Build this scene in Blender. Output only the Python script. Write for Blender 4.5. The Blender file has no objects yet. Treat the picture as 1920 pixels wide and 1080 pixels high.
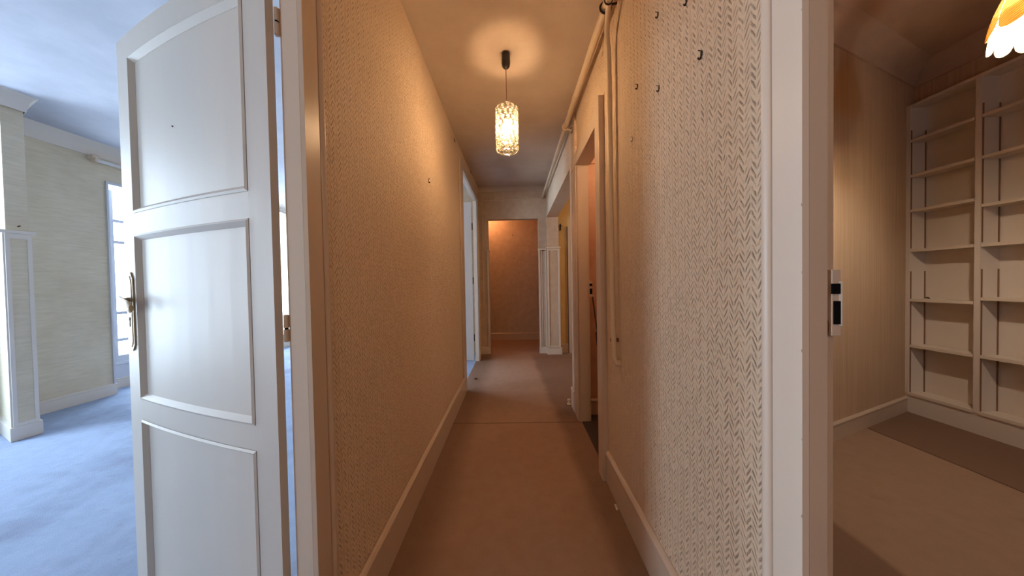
import bpy, math, random
from mathutils import Vector, Matrix
random.seed(7)
S = bpy.context.scene
COL = S.collection
PI = math.pi

# ------------------------------------------------------------------ camera
cam_d = bpy.data.cameras.new('camera')
cam_d.sensor_width = 36.0
cam_d.lens = 530.0 / 1920.0 * 36.0
cam_d.clip_start = 0.02
cam = bpy.data.objects.new('camera', cam_d)
COL.objects.link(cam)
Fw = Vector((-6 / 530, 1, -9 / 530)).normalized()
R0 = Fw.cross(Vector((0, 0, 1))).normalized()
U0 = R0.cross(Fw)
ro = 0.018
Rt = R0 * math.cos(ro) - U0 * math.sin(ro)
Up = U0 * math.cos(ro) + R0 * math.sin(ro)
M = Matrix.Identity(4)
for i in range(3):
    M[i][0] = Rt[i]; M[i][1] = Up[i]; M[i][2] = -Fw[i]
M.translation = Vector((0, 0, 1.15))
cam.matrix_world = M
S.camera = cam

# ------------------------------------------------------------------ world, lights, exposure
S.view_settings.view_transform = 'Standard'
S.view_settings.look = 'None'
S.view_settings.exposure = 0.0
S.view_settings.gamma = 1.0
S.view_settings.use_curve_mapping = False
S.cycles.max_bounces = 10
S.cycles.diffuse_bounces = 6
S.cycles.transparent_max_bounces = 24
S.cycles.sample_clamp_indirect = 6.0
S.cycles.caustics_reflective = False
S.cycles.caustics_refractive = False
S.cycles.use_denoising = True

W = bpy.data.worlds.new('overcast_sky')
S.world = W
W.use_nodes = True
bg = W.node_tree.nodes['Background']
bg.inputs['Color'].default_value = (0.66, 0.82, 1.0, 1)
bg.inputs['Strength'].default_value = 28.0


def portal(loc, normal, w, h):
    l = bpy.data.lights.new('window_portal', 'AREA')
    l.shape = 'RECTANGLE'; l.size = w; l.size_y = h
    l.cycles.is_portal = True
    o = bpy.data.objects.new('window_portal', l)
    COL.objects.link(o)
    z = -Vector(normal).normalized()            # a lamp shines along its local -Z
    x = Vector((0, 0, 1)).cross(z).normalized()
    y = z.cross(x)
    m = Matrix.Identity(4)
    for i in range(3):
        m[i][0] = x[i]; m[i][1] = y[i]; m[i][2] = z[i]
    m.translation = Vector(loc)
    o.matrix_world = m


def point(name, loc, power, color, r=0.05):
    l = bpy.data.lights.new(name, 'POINT')
    l.energy = power; l.color = color; l.shadow_soft_size = r
    o = bpy.data.objects.new(name, l)
    COL.objects.link(o)
    o.location = loc


WARM = (1.0, 0.65, 0.36)
portal((-4.86, 3.72, 1.36), (1, 0, 0), 1.2, 2.1)
portal((-4.86, 1.35, 1.4), (1, 0, 0), 1.1, 2.3)
portal((-4.86, 5.1, 1.4), (1, 0, 0), 0.8, 2.3)
portal((-4.86, -0.7, 1.4), (1, 0, 0), 0.8, 2.3)
portal((1.5, -1.96, 1.5), (0, 1, 0), 0.30, 0.55)
point('end_room_lamp', (-0.52, 5.38, 2.44), 14.0, (1.0, 0.43, 0.18), 0.06)
point('closet_lamp', (0.95, 2.1, 2.14), 5.5, (1.0, 0.66, 0.42), 0.04)
point('side_room_lamp', (1.9, 3.7, 2.3), 16.0, (1.0, 0.72, 0.45), 0.06)
point('rear_fill_light', (0.0, -1.4, 2.2), 20.0, (1.0, 0.80, 0.62), 0.08)  # unseen fill added behind the camera to warm the door and reveals
HALL_BULB = 520.0
PETAL_BULB = 1000.0

# ------------------------------------------------------------------ materials


def srgb(r, g, b):
    f = lambda c: (c / 255 / 12.92) if c / 255 <= 0.04045 else ((c / 255 + 0.055) / 1.055) ** 2.4
    return (f(r), f(g), f(b), 1)


class NT:
    def __init__(s, name):
        s.m = bpy.data.materials.new(name); s.m.use_nodes = True
        s.t = s.m.node_tree; s.t.nodes.clear()
        s.out = s.n('ShaderNodeOutputMaterial')

    def n(s, typ, **kw):
        o = s.t.nodes.new(typ)
        for k, v in kw.items():
            setattr(o, k, v)
        return o

    def l(s, a, b):
        s.t.links.new(a, b)

    def coord(s):
        return s.n('ShaderNodeTexCoord').outputs['Object']

    def math(s, op, a, b=None):
        o = s.n('ShaderNodeMath', operation=op)
        for i, v in enumerate((a, b)):
            if v is None: continue
            if isinstance(v, (int, float)): o.inputs[i].default_value = v
            else: s.l(v, o.inputs[i])
        return o.outputs[0]

    def noise(s, vec, scale, detail=3, rough=0.55, stretch=None):
        if stretch:
            mp = s.n('ShaderNodeMapping'); mp.inputs['Scale'].default_value = stretch
            s.l(vec, mp.inputs['Vector']); vec = mp.outputs[0]
        o = s.n('ShaderNodeTexNoise')
        o.inputs['Scale'].default_value = scale; o.inputs['Detail'].default_value = detail
        o.inputs['Roughness'].default_value = rough
        s.l(vec, o.inputs['Vector'])
        return o.outputs['Fac']

    def ramp(s, fac, stops):
        o = s.n('ShaderNodeValToRGB')
        e = o.color_ramp.elements
        while len(e) < len(stops): e.new(0.5)
        for i, (p, c) in enumerate(stops):
            e[i].position = p; e[i].color = c if len(c) == 4 else (*c, 1)
        s.l(fac, o.inputs[0])
        return o.outputs[0]

    def mix(s, fac, a, b, blend='MIX'):
        o = s.n('ShaderNodeMix', data_type='RGBA', blend_type=blend)
        for i, v in ((0, fac), (6, a), (7, b)):
            if isinstance(v, (int, float)): o.inputs[i].default_value = v
            elif isinstance(v, tuple): o.inputs[i].default_value = v
            else: s.l(v, o.inputs[i])
        return o.outputs[2]

    def bump(s, h, dist, strength=1.0):
        o = s.n('ShaderNodeBump'); o.inputs['Distance'].default_value = dist
        o.inputs['Strength'].default_value = strength
        s.l(h, o.inputs['Height'])
        return o.outputs[0]

    def bsdf(s, color, rough=0.6, normal=None, metal=0.0, spec=0.5):
        o = s.n('ShaderNodeBsdfPrincipled')
        if isinstance(color, tuple): o.inputs['Base Color'].default_value = color
        else: s.l(color, o.inputs['Base Color'])
        if isinstance(rough, (int, float)): o.inputs['Roughness'].default_value = rough
        else: s.l(rough, o.inputs['Roughness'])
        o.inputs['Metallic'].default_value = metal
        o.inputs['Specular IOR Level'].default_value = spec
        if normal is not None: s.l(normal, o.inputs['Normal'])
        return o.outputs[0]

    def done(s, sh):
        s.l(sh, s.out.inputs['Surface'])
        return s.m


def step(t, x, a, b):
    o = t.n('ShaderNodeMapRange', interpolation_type='SMOOTHSTEP')
    o.inputs['From Min'].default_value = a; o.inputs['From Max'].default_value = b
    t.l(x, o.inputs['Value'])
    return o.outputs[0]


def paint(name, col, rough=0.38, var=0.05, bumpd=0.0006):
    t = NT(name); c = t.coord()
    n1 = t.noise(c, 2.2, 4)
    n2 = t.noise(c, 26, 3, stretch=(1, 1, 0.12))
    dark = tuple(v * (1 - 2.2 * var) for v in col[:3]) + (1,)
    base = t.mix(n1, dark, col)
    base = t.mix(t.math('MULTIPLY', n2, var * 2), base, dark)
    return t.done(t.bsdf(base, rough, t.bump(n2, bumpd)))


def plain(name, col, rough=0.5, metal=0.0, spec=0.5):
    t = NT(name); c = t.coord()
    n = t.noise(c, 35, 2)
    dark = tuple(v * 0.85 for v in col[:3]) + (1,)
    return t.done(t.bsdf(t.mix(n, dark, col), rough, None, metal, spec))


def herringbone(name, col, col2):
    """embossed woven wallpaper: columns of slanted strands, relief only"""
    t = NT(name); c = t.coord()
    sep = t.n('ShaderNodeSeparateXYZ'); t.l(c, sep.inputs[0])
    wob = t.noise(c, 60, 2)
    wob2 = t.noise(c, 9, 2)
    u = t.math('ADD', sep.outputs['Y'], t.math('MULTIPLY', t.math('SUBTRACT', wob, 0.5), 0.006))
    pp = t.math('PINGPONG', u, 0.0165)
    v = t.math('ADD', sep.outputs['Z'], t.math('MULTIPLY', pp, 1.8))
    v = t.math('ADD', v, t.math('MULTIPLY', wob2, 0.02))
    strand = t.math('ABSOLUTE', t.math('SINE', t.math('MULTIPLY', v, PI / 0.0185)))
    groove = t.math('SUBTRACT', 1.0, step(t, strand, 0.02, 0.78))
    edge = t.math('ABSOLUTE', t.math('SUBTRACT', t.math('MULTIPLY', pp, 1 / 0.00825), 1.0))
    groove = t.math('MULTIPLY', groove, t.math('SUBTRACT', 1.0, step(t, edge, 0.50, 0.95)))
    broken = step(t, t.noise(c, 48, 3, 0.65), 0.38, 0.64)
    groove = t.math('MULTIPLY', groove, t.math('ADD', t.math('MULTIPLY', broken, 0.85), 0.15))
    h = t.math('SUBTRACT', t.math('MULTIPLY', t.noise(c, 120, 2), 0.28), groove)
    h = t.math('ADD', h, t.math('MULTIPLY', t.noise(c, 26, 2), 0.5))
    base = t.mix(t.noise(c, 1.1, 3), col2, col)
    base = t.mix(t.math('MULTIPLY', t.noise(c, 45, 3), 0.35), base, col2)
    return t.done(t.bsdf(base, 0.72, t.bump(h, 0.0062, 1.0), 0, 0.35))


def streaky(name, col, col2, stretch, scale=60, bumpd=0.0008, extra=None):
    t = NT(name); c = t.coord()
    n = t.noise(c, scale, 4, 0.65, stretch)
    n2 = t.noise(c, 2.0, 4)
    f = t.ramp(t.math('ADD', t.math('MULTIPLY', n, 0.7), t.math('MULTIPLY', n2, 0.3)), [(0.33, (0, 0, 0)), (0.68, (1, 1, 1))])
    base = t.mix(f, col2, col)
    if extra:
        base = t.mix(t.math('MULTIPLY', t.ramp(t.noise(c, 1.4, 5), [(0.5, (0, 0, 0)), (0.72, (1, 1, 1))]), 0.5), base, extra)
    return t.done(t.bsdf(base, 0.8, t.bump(n, bumpd), 0, 0.25))


def carpet(name, builder):
    t = NT(name); c = t.coord()
    fine = t.noise(c, 260, 3, 0.7)
    mid = t.noise(c, 14, 4, 0.6)
    base = builder(t, c, mid)
    base = t.mix(t.math('MULTIPLY', fine, 0.45), base, (0.03, 0.02, 0.015, 1), 'MIX') if False else base
    base = t.mix(0.35, base, t.mix(fine, (0.35, 0.35, 0.35, 1), (1, 1, 1, 1)), 'MULTIPLY')
    return t.done(t.bsdf(base, 0.95, t.bump(fine, 0.003), 0, 0.1))


def hall_carpet(t, c, mid):
    sep = t.n('ShaderNodeSeparateXYZ'); t.l(c, sep.inputs[0])
    x, y = sep.outputs['X'], sep.outputs['Y']
    wob = t.math('MULTIPLY', t.math('SUBTRACT', t.noise(c, 3.0, 3), 0.5), 0.10)
    xr = t.math('ADD', t.math('ADD', x, t.math('MULTIPLY', y, 0.045)), wob)
    clean = srgb(184, 152, 130); worn = srgb(164, 130, 106); dirty = srgb(118, 90, 72)
    base = t.mix(mid, worn, clean)
    r = step(t, xr, 0.40, 0.49)
    l = t.math('SUBTRACT', 1.0, step(t, t.math('ADD', x, wob), -0.46, -0.28))
    d = t.math('MAXIMUM', r, l)
    d = t.math('MULTIPLY', d, t.math('SUBTRACT', 1.0, step(t, y, 4.3, 4.7)))
    base = t.mix(t.math('MULTIPLY', d, 0.6), base, dirty)
    spots = t.ramp(t.noise(c, 7, 5, 0.7), [(0.60, (0, 0, 0)), (0.74, (1, 1, 1))])
    base = t.mix(t.math('MULTIPLY', spots, 0.25), base, dirty)
    seam = t.math('ABSOLUTE', t.math('SUBTRACT', t.math('ADD', y, t.math('MULTIPLY', wob, 0.15)), 2.31))
    base = t.mix(t.math('MULTIPLY', t.math('SUBTRACT', 1.0, step(t, seam, 0.0, 0.016)), 0.7), base, dirty)
    return base


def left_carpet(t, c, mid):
    base = t.mix(mid, srgb(150, 168, 198), srgb(178, 194, 222))  # blue cast of the daylight is mixed into the carpet colour
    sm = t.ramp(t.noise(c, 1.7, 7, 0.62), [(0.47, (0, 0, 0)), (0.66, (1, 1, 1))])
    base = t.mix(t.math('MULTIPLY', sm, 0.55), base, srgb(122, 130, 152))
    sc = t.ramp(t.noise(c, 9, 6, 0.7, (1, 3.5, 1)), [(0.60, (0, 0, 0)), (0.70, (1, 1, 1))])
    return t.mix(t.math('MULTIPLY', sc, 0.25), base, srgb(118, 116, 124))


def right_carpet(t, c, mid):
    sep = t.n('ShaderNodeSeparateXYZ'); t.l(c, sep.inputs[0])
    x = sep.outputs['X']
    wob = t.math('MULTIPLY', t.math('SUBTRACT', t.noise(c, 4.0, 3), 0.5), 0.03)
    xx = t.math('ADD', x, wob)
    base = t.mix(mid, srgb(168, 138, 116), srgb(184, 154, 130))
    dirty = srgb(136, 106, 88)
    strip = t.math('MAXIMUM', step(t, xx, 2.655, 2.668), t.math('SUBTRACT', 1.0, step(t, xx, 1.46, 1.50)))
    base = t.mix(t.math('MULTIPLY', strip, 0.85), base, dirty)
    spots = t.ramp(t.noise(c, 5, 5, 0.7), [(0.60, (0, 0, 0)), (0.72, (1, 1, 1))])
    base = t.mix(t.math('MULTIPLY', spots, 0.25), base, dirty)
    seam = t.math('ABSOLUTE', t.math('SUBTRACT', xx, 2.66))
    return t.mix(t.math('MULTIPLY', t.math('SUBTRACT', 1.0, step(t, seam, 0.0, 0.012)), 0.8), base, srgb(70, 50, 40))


def ceiling_mat(name, col, col2):
    t = NT(name); c = t.coord()
    n = t.noise(c, 1.6, 5, 0.6)
    f = t.ramp(n, [(0.35, (0, 0, 0)), (0.7, (1, 1, 1))])
    return t.done(t.bsdf(t.mix(f, col2, col), 0.75, t.bump(t.noise(c, 18, 3), 0.0015), 0, 0.3))


MT = {}
MT['cream'] = paint('cream_gloss_paint', srgb(218, 202, 184))
MT['cream_old'] = paint('old_cream_paint', srgb(208, 186, 164), 0.30, 0.09)
MT['door_white'] = paint('white_door_paint', srgb(198, 189, 180), 0.5, 0.03)
MT['left_trim'] = paint('left_room_trim_paint', srgb(222, 217, 210), 0.4, 0.04)
MT['chip'] = plain('chipped_edge', srgb(150, 118, 94), 0.8)
MT['shelf'] = paint('shelf_paint', srgb(222, 210, 198), 0.5, 0.05)
MT['shelf_edge'] = paint('shelf_edge_paint', srgb(222, 208, 192), 0.5, 0.05)
MT['hall_paper'] = herringbone('embossed_wallpaper', srgb(226, 202, 174), srgb(212, 186, 156))
MT['left_paper'] = streaky('woven_green_wallpaper', srgb(222, 214, 194), srgb(202, 194, 172), (1, 0.16, 1.6), 42, 0.0006, srgb(176, 164, 140))
MT['right_paper'] = streaky('striped_beige_wallpaper', srgb(206, 178, 150), srgb(186, 156, 126), (1.2, 1.2, 0.02), 60, 0.0006)
MT['end_paper'] = streaky('plain_beige_wallpaper', srgb(204, 184, 162), srgb(184, 162, 138), (0.6, 0.6, 0.6), 18, 0.0008)
MT['yellow_paper'] = streaky('ochre_wallpaper', srgb(216, 188, 140), srgb(202, 172, 120), (1, 1, 0.3), 30, 0.0008)
MT['peach'] = streaky('peach_closet_paint', srgb(214, 176, 146), srgb(200, 160, 130), (1, 1, 1), 8, 0.0006)
MT['hall_ceiling'] = ceiling_mat('hall_ceiling_paint', srgb(206, 188, 168), srgb(186, 166, 146))
MT['left_ceiling'] = ceiling_mat('left_ceiling_daylight_tint', srgb(186, 190, 202), srgb(164, 168, 180))  # bluish tint stands in for daylight on the ceiling
MT['right_ceiling'] = ceiling_mat('right_ceiling_paint', srgb(206, 182, 160), srgb(186, 160, 138))
MT['hall_carpet'] = carpet('hall_carpet', hall_carpet)
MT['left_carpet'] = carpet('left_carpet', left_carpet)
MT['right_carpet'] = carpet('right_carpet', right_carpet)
MT['dark_floor'] = plain('dark_closet_floor', srgb(62, 46, 38), 0.7)
MT['brass'] = plain('aged_pale_brass', srgb(170, 144, 106), 0.45, 0.15)
MT['dark'] = plain('dark_hole', srgb(14, 11, 10), 0.8, 0, 0.1)
MT['black_plastic'] = plain('black_plastic', srgb(30, 24, 22), 0.4)
MT['grey_tube'] = plain('grey_tube', srgb(120, 104, 92), 0.35, 0.3)
MT['hook'] = plain('dark_iron', srgb(52, 38, 30), 0.5, 0.5)
MT['pale_hook'] = plain('pale_metal', srgb(190, 176, 156), 0.35, 0.7)
MT['pipe'] = paint('painted_pipe', srgb(214, 192, 162), 0.36, 0.04)
MT['standard'] = plain('brown_slotted_steel', srgb(140, 102, 76), 0.5, 0.2)
MT['cord'] = plain('clear_flex', srgb(150, 110, 78), 0.5)
MT['wire'] = plain('white_cable', srgb(214, 200, 182), 0.5)
MT['window'] = paint('window_paint', srgb(206, 212, 222), 0.35, 0.03)
MT['rail'] = plain('white_rail', srgb(222, 222, 222), 0.4)
MT['rust'] = plain('rust_mark', srgb(104, 66, 40), 0.8)
MT['outside'] = plain('concrete', srgb(150, 150, 150), 0.9)

t = NT('window_glass')
tr = t.n('ShaderNodeBsdfTransparent'); gl = t.n('ShaderNodeBsdfGlossy'); gl.inputs['Roughness'].default_value = 0.02
mx = t.n('ShaderNodeMixShader'); mx.inputs[0].default_value = 0.06
t.l(tr.outputs[0], mx.inputs[1]); t.l(gl.outputs[0], mx.inputs[2])
MT['glass'] = t.done(mx.outputs[0])

t = NT('crystal_glass')
tr = t.n('ShaderNodeBsdfTransparent'); tr.inputs[0].default_value = (0.96, 0.94, 0.88, 1)
gl = t.n('ShaderNodeBsdfGlossy'); gl.inputs['Roughness'].default_value = 0.12
tl = t.n('ShaderNodeBsdfTranslucent'); tl.inputs[0].default_value = (0.95, 0.9, 0.8, 1)
m1 = t.n('ShaderNodeMixShader'); m1.inputs[0].default_value = 0.04
m2 = t.n('ShaderNodeMixShader'); m2.inputs[0].default_value = 0.10
t.l(tr.outputs[0], m1.inputs[1]); t.l(tl.outputs[0], m1.inputs[2])
t.l(m1.outputs[0], m2.inputs[1]); t.l(gl.outputs[0], m2.inputs[2])
MT['crystal'] = t.done(m2.outputs[0])


t = NT('crystal_rim')
d_ = t.n('ShaderNodeBsdfDiffuse'); d_.inputs[0].default_value = (0.26, 0.23, 0.16, 1)
tl = t.n('ShaderNodeBsdfTranslucent'); tl.inputs[0].default_value = (0.30, 0.27, 0.20, 1)
gl = t.n('ShaderNodeBsdfGlossy'); gl.inputs['Roughness'].default_value = 0.15
m1 = t.n('ShaderNodeMixShader'); m1.inputs[0].default_value = 0.4
m2 = t.n('ShaderNodeMixShader'); m2.inputs[0].default_value = 0.15
t.l(d_.outputs[0], m1.inputs[1]); t.l(tl.outputs[0], m1.inputs[2])
t.l(m1.outputs[0], m2.inputs[1]); t.l(gl.outputs[0], m2.inputs[2])
MT['crystal_rim'] = t.done(m2.outputs[0])


def translucent(name, colfn, tfac, clear=0.0):
    t = NT(name); c = t.coord()
    col, h = colfn(t, c)
    nrm = t.bump(h, 0.002)
    d = t.n('ShaderNodeBsdfDiffuse'); tl = t.n('ShaderNodeBsdfTranslucent')
    t.l(col, d.inputs[0]); t.l(col, tl.inputs[0]); t.l(nrm, d.inputs['Normal'])
    mx = t.n('ShaderNodeMixShader'); mx.inputs[0].default_value = tfac
    t.l(d.outputs[0], mx.inputs[1]); t.l(tl.outputs[0], mx.inputs[2])
    if clear:
        tr = t.n('ShaderNodeBsdfTransparent'); tr.inputs[0].default_value = (1.0, 0.96, 0.86, 1)
        m2 = t.n('ShaderNodeMixShader'); m2.inputs[0].default_value = clear
        t.l(mx.outputs[0], m2.inputs[1]); t.l(tr.outputs[0], m2.inputs[2])
        return t.done(m2.outputs[0])
    return t.done(mx.outputs[0])


def raffia(t, c):
    sep = t.n('ShaderNodeSeparateXYZ'); t.l(c, sep.inputs[0])
    v = t.math('ADD', sep.outputs['Z'], t.math('MULTIPLY', sep.outputs['Y'], 0.45))
    v = t.math('ADD', v, t.math('MULTIPLY', t.noise(c, 30, 2), 0.006))
    w = t.math('ABSOLUTE', t.math('SINE', t.math('MULTIPLY', v, 300.0)))
    return t.mix(w, srgb(176, 104, 48), srgb(244, 196, 118)), w


def frosted(t, c):
    n = t.noise(c, 40, 2)
    return t.mix(n, srgb(246, 232, 196), srgb(250, 240, 214)), n


MT['raffia'] = translucent('orange_raffia', raffia, 0.6, 0.03)
MT['frosted'] = translucent('frosted_cream_glass', frosted, 0.65, 0.55)


def emit(name, col, strength):
    t = NT(name)
    e = t.n('ShaderNodeEmission'); e.inputs[0].default_value = (*col, 1); e.inputs[1].default_value = strength
    return t.done(e.outputs[0])


MT['hall_bulb'] = emit('hall_bulb_glow', WARM, HALL_BULB)
MT['petal_bulb'] = emit('petal_bulb_glow', (1.0, 0.84, 0.66), PETAL_BULB)

# ------------------------------------------------------------------ geometry helpers


class MB:
    def __init__(s):
        s.v = []; s.f = []

    def add(s, vs, fs):
        b = len(s.v)
        s.v += [tuple(p) for p in vs]
        s.f += [tuple(b + i for i in f) for f in fs]
        return s

    def box(s, x0, x1, y0, y1, z0, z1):
        vs = [(x, y, z) for z in (z0, z1) for y in (y0, y1) for x in (x0, x1)]
        return s.add(vs, [(0, 2, 3, 1), (4, 5, 7, 6), (0, 1, 5, 4), (2, 6, 7, 3), (0, 4, 6, 2), (1, 3, 7, 5)])

    def prism(s, poly, z0, z1, z1f=None):
        """plan polygon (counter-clockwise) between two heights"""
        n = len(poly)
        vs = [(x, y, z0) for x, y in poly] + [(x, y, z1) for x, y in poly]
        fs = [tuple(range(n - 1, -1, -1)), tuple(range(n, 2 * n))]
        fs += [(i, (i + 1) % n, n + (i + 1) % n, n + i) for i in range(n)]
        return s.add(vs, fs)

    def sweep(s, prof, p0, p1, side, up=(0, 0, 1)):
        """profile of (out, height) points swept straight from p0 to p1, 'side' points out of the wall"""
        side = Vector(side); up = Vector(up)
        n = len(prof)
        vs = []
        for p in (Vector(p0), Vector(p1)):
            vs += [p + side * a + up * b for a, b in prof]
        fs = [tuple(range(n)), tuple(range(2 * n - 1, n - 1, -1))]
        fs += [(i, n + i, n + (i + 1) % n, (i + 1) % n) for i in range(n)]
        return s.add(vs, fs)

    def tube(s, pts, r, n=10, caps=True):
        pts = [Vector(p) for p in pts]
        rs = r if isinstance(r, (list, tuple)) else [r] * len(pts)
        base = len(s.v)
        prev = None
        for i, p in enumerate(pts):
            d = (pts[min(i + 1, len(pts) - 1)] - pts[max(i - 1, 0)]).normalized()
            if prev is None:
                a = d.orthogonal().normalized()
            else:
                a = (prev - d * prev.dot(d)).normalized()
            prev = a
            b = d.cross(a)
            for k in range(n):
                an = 2 * PI * k / n
                s.v.append(tuple(p + (a * math.cos(an) + b * math.sin(an)) * rs[i]))
        for i in range(len(pts) - 1):
            for k in range(n):
                a0 = base + i * n + k; a1 = base + i * n + (k + 1) % n
                s.f.append((a0, a1, a1 + n, a0 + n))
        if caps:
            s.f.append(tuple(base + k for k in range(n - 1, -1, -1)))
            e = base + (len(pts) - 1) * n
            s.f.append(tuple(e + k for k in range(n)))
        return s

    def lathe(s, prof, c, n=24, close=False):
        """(radius, height) profile about a vertical axis at c"""
        base = len(s.v); m = len(prof)
        for k in range(n):
            an = 2 * PI * k / n
            for r, z in prof:
                s.v.append((c[0] + r * math.cos(an), c[1] + r * math.sin(an), c[2] + z))
        for k in range(n):
            k2 = (k + 1) % n
            for i in range(m - 1):
                s.f.append((base + k * m + i, base + k2 * m + i, base + k2 * m + i + 1, base + k * m + i + 1))
        return s

    def torus(s, c, R, r, axis='z', n=24, m=8):
        base = len(s.v)
        for i in range(n):
            a = 2 * PI * i / n
            for j in range(m):
                b = 2 * PI * j / m
                q = ((R + r * math.cos(b)) * math.cos(a), (R + r * math.cos(b)) * math.sin(a), r * math.sin(b))
                if axis == 'x': q = (q[2], q[0], q[1])
                if axis == 'y': q = (q[0], q[2], q[1])
                s.v.append((c[0] + q[0], c[1] + q[1], c[2] + q[2]))
        for i in range(n):
            for j in range(m):
                s.f.append((base + i * m + j, base + ((i + 1) % n) * m + j, base + ((i + 1) % n) * m + (j + 1) % m, base + i * m + (j + 1) % m))
        return s

    def sphere(s, c, r, n=14, m=8, sz=1.0):
        prof = [(max(1e-4, r * math.sin(PI * i / m)), -r * sz * math.cos(PI * i / m)) for i in range(m + 1)]
        return s.lathe(prof, c, n)

    def build(s, name, mat, parent=None, smooth=False, bevel=0.0):
        off = Vector((0, 0, 0))
        q = parent
        while q is not None:
            off += q.location; q = q.parent
        me = bpy.data.meshes.new(name)
        me.from_pydata([tuple(Vector(p) - off) for p in s.v], [], s.f)
        me.materials.append(MT[mat])
        import bmesh
        bm = bmesh.new(); bm.from_mesh(me)
        bmesh.ops.remove_doubles(bm, verts=bm.verts, dist=1e-6)
        bmesh.ops.recalc_face_normals(bm, faces=bm.faces)
        bm.to_mesh(me); bm.free()
        if smooth:
            for p in me.polygons: p.use_smooth = True
            me.set_sharp_from_angle(angle=math.radians(40))
        o = bpy.data.objects.new(name, me)
        COL.objects.link(o)
        if parent is not None: o.parent = parent
        if bevel:
            b = o.modifiers.new('edge', 'BEVEL'); b.width = bevel; b.segments = 2; b.limit_method = 'ANGLE'
        return o


def tag(o, label=None, cat=None, group=None, kind=None):
    if label: o['label'] = label
    if cat: o['category'] = cat
    if group: o['group'] = group
    if kind: o['kind'] = kind
    return o


def empty(name, loc, **kw):
    o = bpy.data.objects.new(name, None)
    o.empty_display_size = 0.1
    COL.objects.link(o); o.location = loc
    return tag(o, **kw)


def struct(o):
    o['kind'] = 'structure'
    return o


def wall(name, mat, boxes):
    m = MB()
    for b in boxes:
        m.box(*b)
    return struct(m.build(name, mat))


# ------------------------------------------------------------------ the shell
XL, XR = -0.540, 0.518          # hall wall faces
TOP = 2.95
# floors
struct(MB().box(-0.60, 0.60, -2.3, 6.0, -0.1, 0.0).build('floor', 'hall_carpet'))
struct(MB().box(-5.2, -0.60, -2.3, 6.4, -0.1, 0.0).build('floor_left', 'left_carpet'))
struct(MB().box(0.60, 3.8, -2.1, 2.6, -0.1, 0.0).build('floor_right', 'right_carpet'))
struct(MB().box(0.60, 2.8, 2.6, 4.8, -0.1, 0.0).build('floor_side_room', 'hall_carpet'))
struct(MB().box(0.53, 1.4, 1.64, 2.5, -0.02, 0.004).build('floor_closet', 'dark_floor'))
struct(MB().box(-1.7, -0.60, 4.7, 5.9, -0.09, 0.001).build('floor_end_room', 'hall_carpet'))
struct(MB().box(0.60, 1.4, 4.8, 5.9, -0.1, 0.0).build('floor_end_room_right', 'hall_carpet'))
struct(MB().box(-5.3, 3.9, -2.5, 6.6, TOP, TOP + 0.1).build('ceiling_slab', 'outside'))
# hall ceiling: level, then lifting a little toward the end wall
m = MB()
rows = [(-2.3, 2.563), (2.7, 2.563), (3.3, 2.585), (4.7, 2.695), (5.9, 2.695)]
for (ya, za), (yb, zb) in zip(rows, rows[1:]):
    m.add([(-0.60, ya, za), (0.60, ya, za), (0.60, yb, zb), (-0.60, yb, zb), (-0.60, ya, TOP), (0.60, ya, TOP), (0.60, yb, TOP), (-0.60, yb, TOP)],
          [(0, 3, 2, 1), (4, 5, 6, 7), (0, 1, 5, 4), (1, 2, 6, 5), (2, 3, 7, 6), (3, 0, 4, 7)])
struct(m.build('ceiling', 'hall_ceiling'))
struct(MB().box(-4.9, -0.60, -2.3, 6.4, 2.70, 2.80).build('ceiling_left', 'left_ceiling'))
struct(MB().box(0.578, 3.8, -2.1, 2.62, 2.88, 2.92).build('ceiling_right', 'right_ceiling'))
struct(MB().box(0.69, 2.8, 2.56, 4.8, 2.6, 2.7).build('ceiling_side_room', 'hall_ceiling'))
struct(MB().box(0.578, 1.4, 1.64, 2.5, 2.45, 2.5).build('ceiling_closet', 'peach'))
struct(MB().box(-1.7, -0.60, 4.7, 5.9, 2.62, 2.7).build('ceiling_end_room', 'hall_ceiling'))
struct(MB().box(0.60, 1.4, 4.7, 5.9, 2.62, 2.7).build('ceiling_end_room_right', 'hall_ceiling'))

# hall left wall: solid past the near doorway, cut by the far doorway
m = MB()
m.prism([(-0.60, 0.79), (XL, 0.79), (-0.552, 2.93), (-0.60, 2.93)], 0, TOP)
m.prism([(-0.60, 2.93), (-0.552, 2.93), (-0.560, 4.30), (-0.60, 4.30)], 2.43, TOP)
m.prism([(-0.60, 4.25), (-0.562, 4.25), (-0.570, 4.62), (-0.60, 4.62)], 0, TOP)
m.box(-0.60, XL, -0.17, 0.79, 2.12, TOP)
m.box(-0.60, XL, -2.3, -0.17, 0, TOP)
struct(m.build('wall_left', 'hall_paper'))
# hall right wall
m = MB()
m.box(XR, 0.578, 0.592, 1.70, 0, TOP)
m.box(XR, 0.578, -2.3, -0.45, 0, TOP)
m.box(XR, 0.578, -0.45, 0.592, 2.12, TOP)
m.box(XR, 0.578, 1.70, 2.31, 2.2, TOP)
m.box(XR, 0.60, 2.39, 2.62, 0, TOP)
m.box(XR, 0.69, 2.62, 4.53, 2.19, TOP)
struct(m.build('wall_right', 'hall_paper'))
# end wall with the doorway into the orange room
m = MB()
m.box(-0.60, -0.425, 4.60, 4.70, 0, TOP)
m.box(0.390, 0.70, 4.60, 4.70, 0, TOP)
m.box(-0.425, 0.390, 4.60, 4.70, 2.19, TOP)
struct(m.build('wall_end', 'end_paper'))
# the pier at the far end of the side opening
struct(MB().box(0.515, 0.705, 4.52, 4.62, 0, 2.60).build('wall_pier', 'end_paper'))
wall('wall_rear', 'hall_paper', [(-0.60, 0.60, -2.4, -2.3, 0, TOP)])
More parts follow.
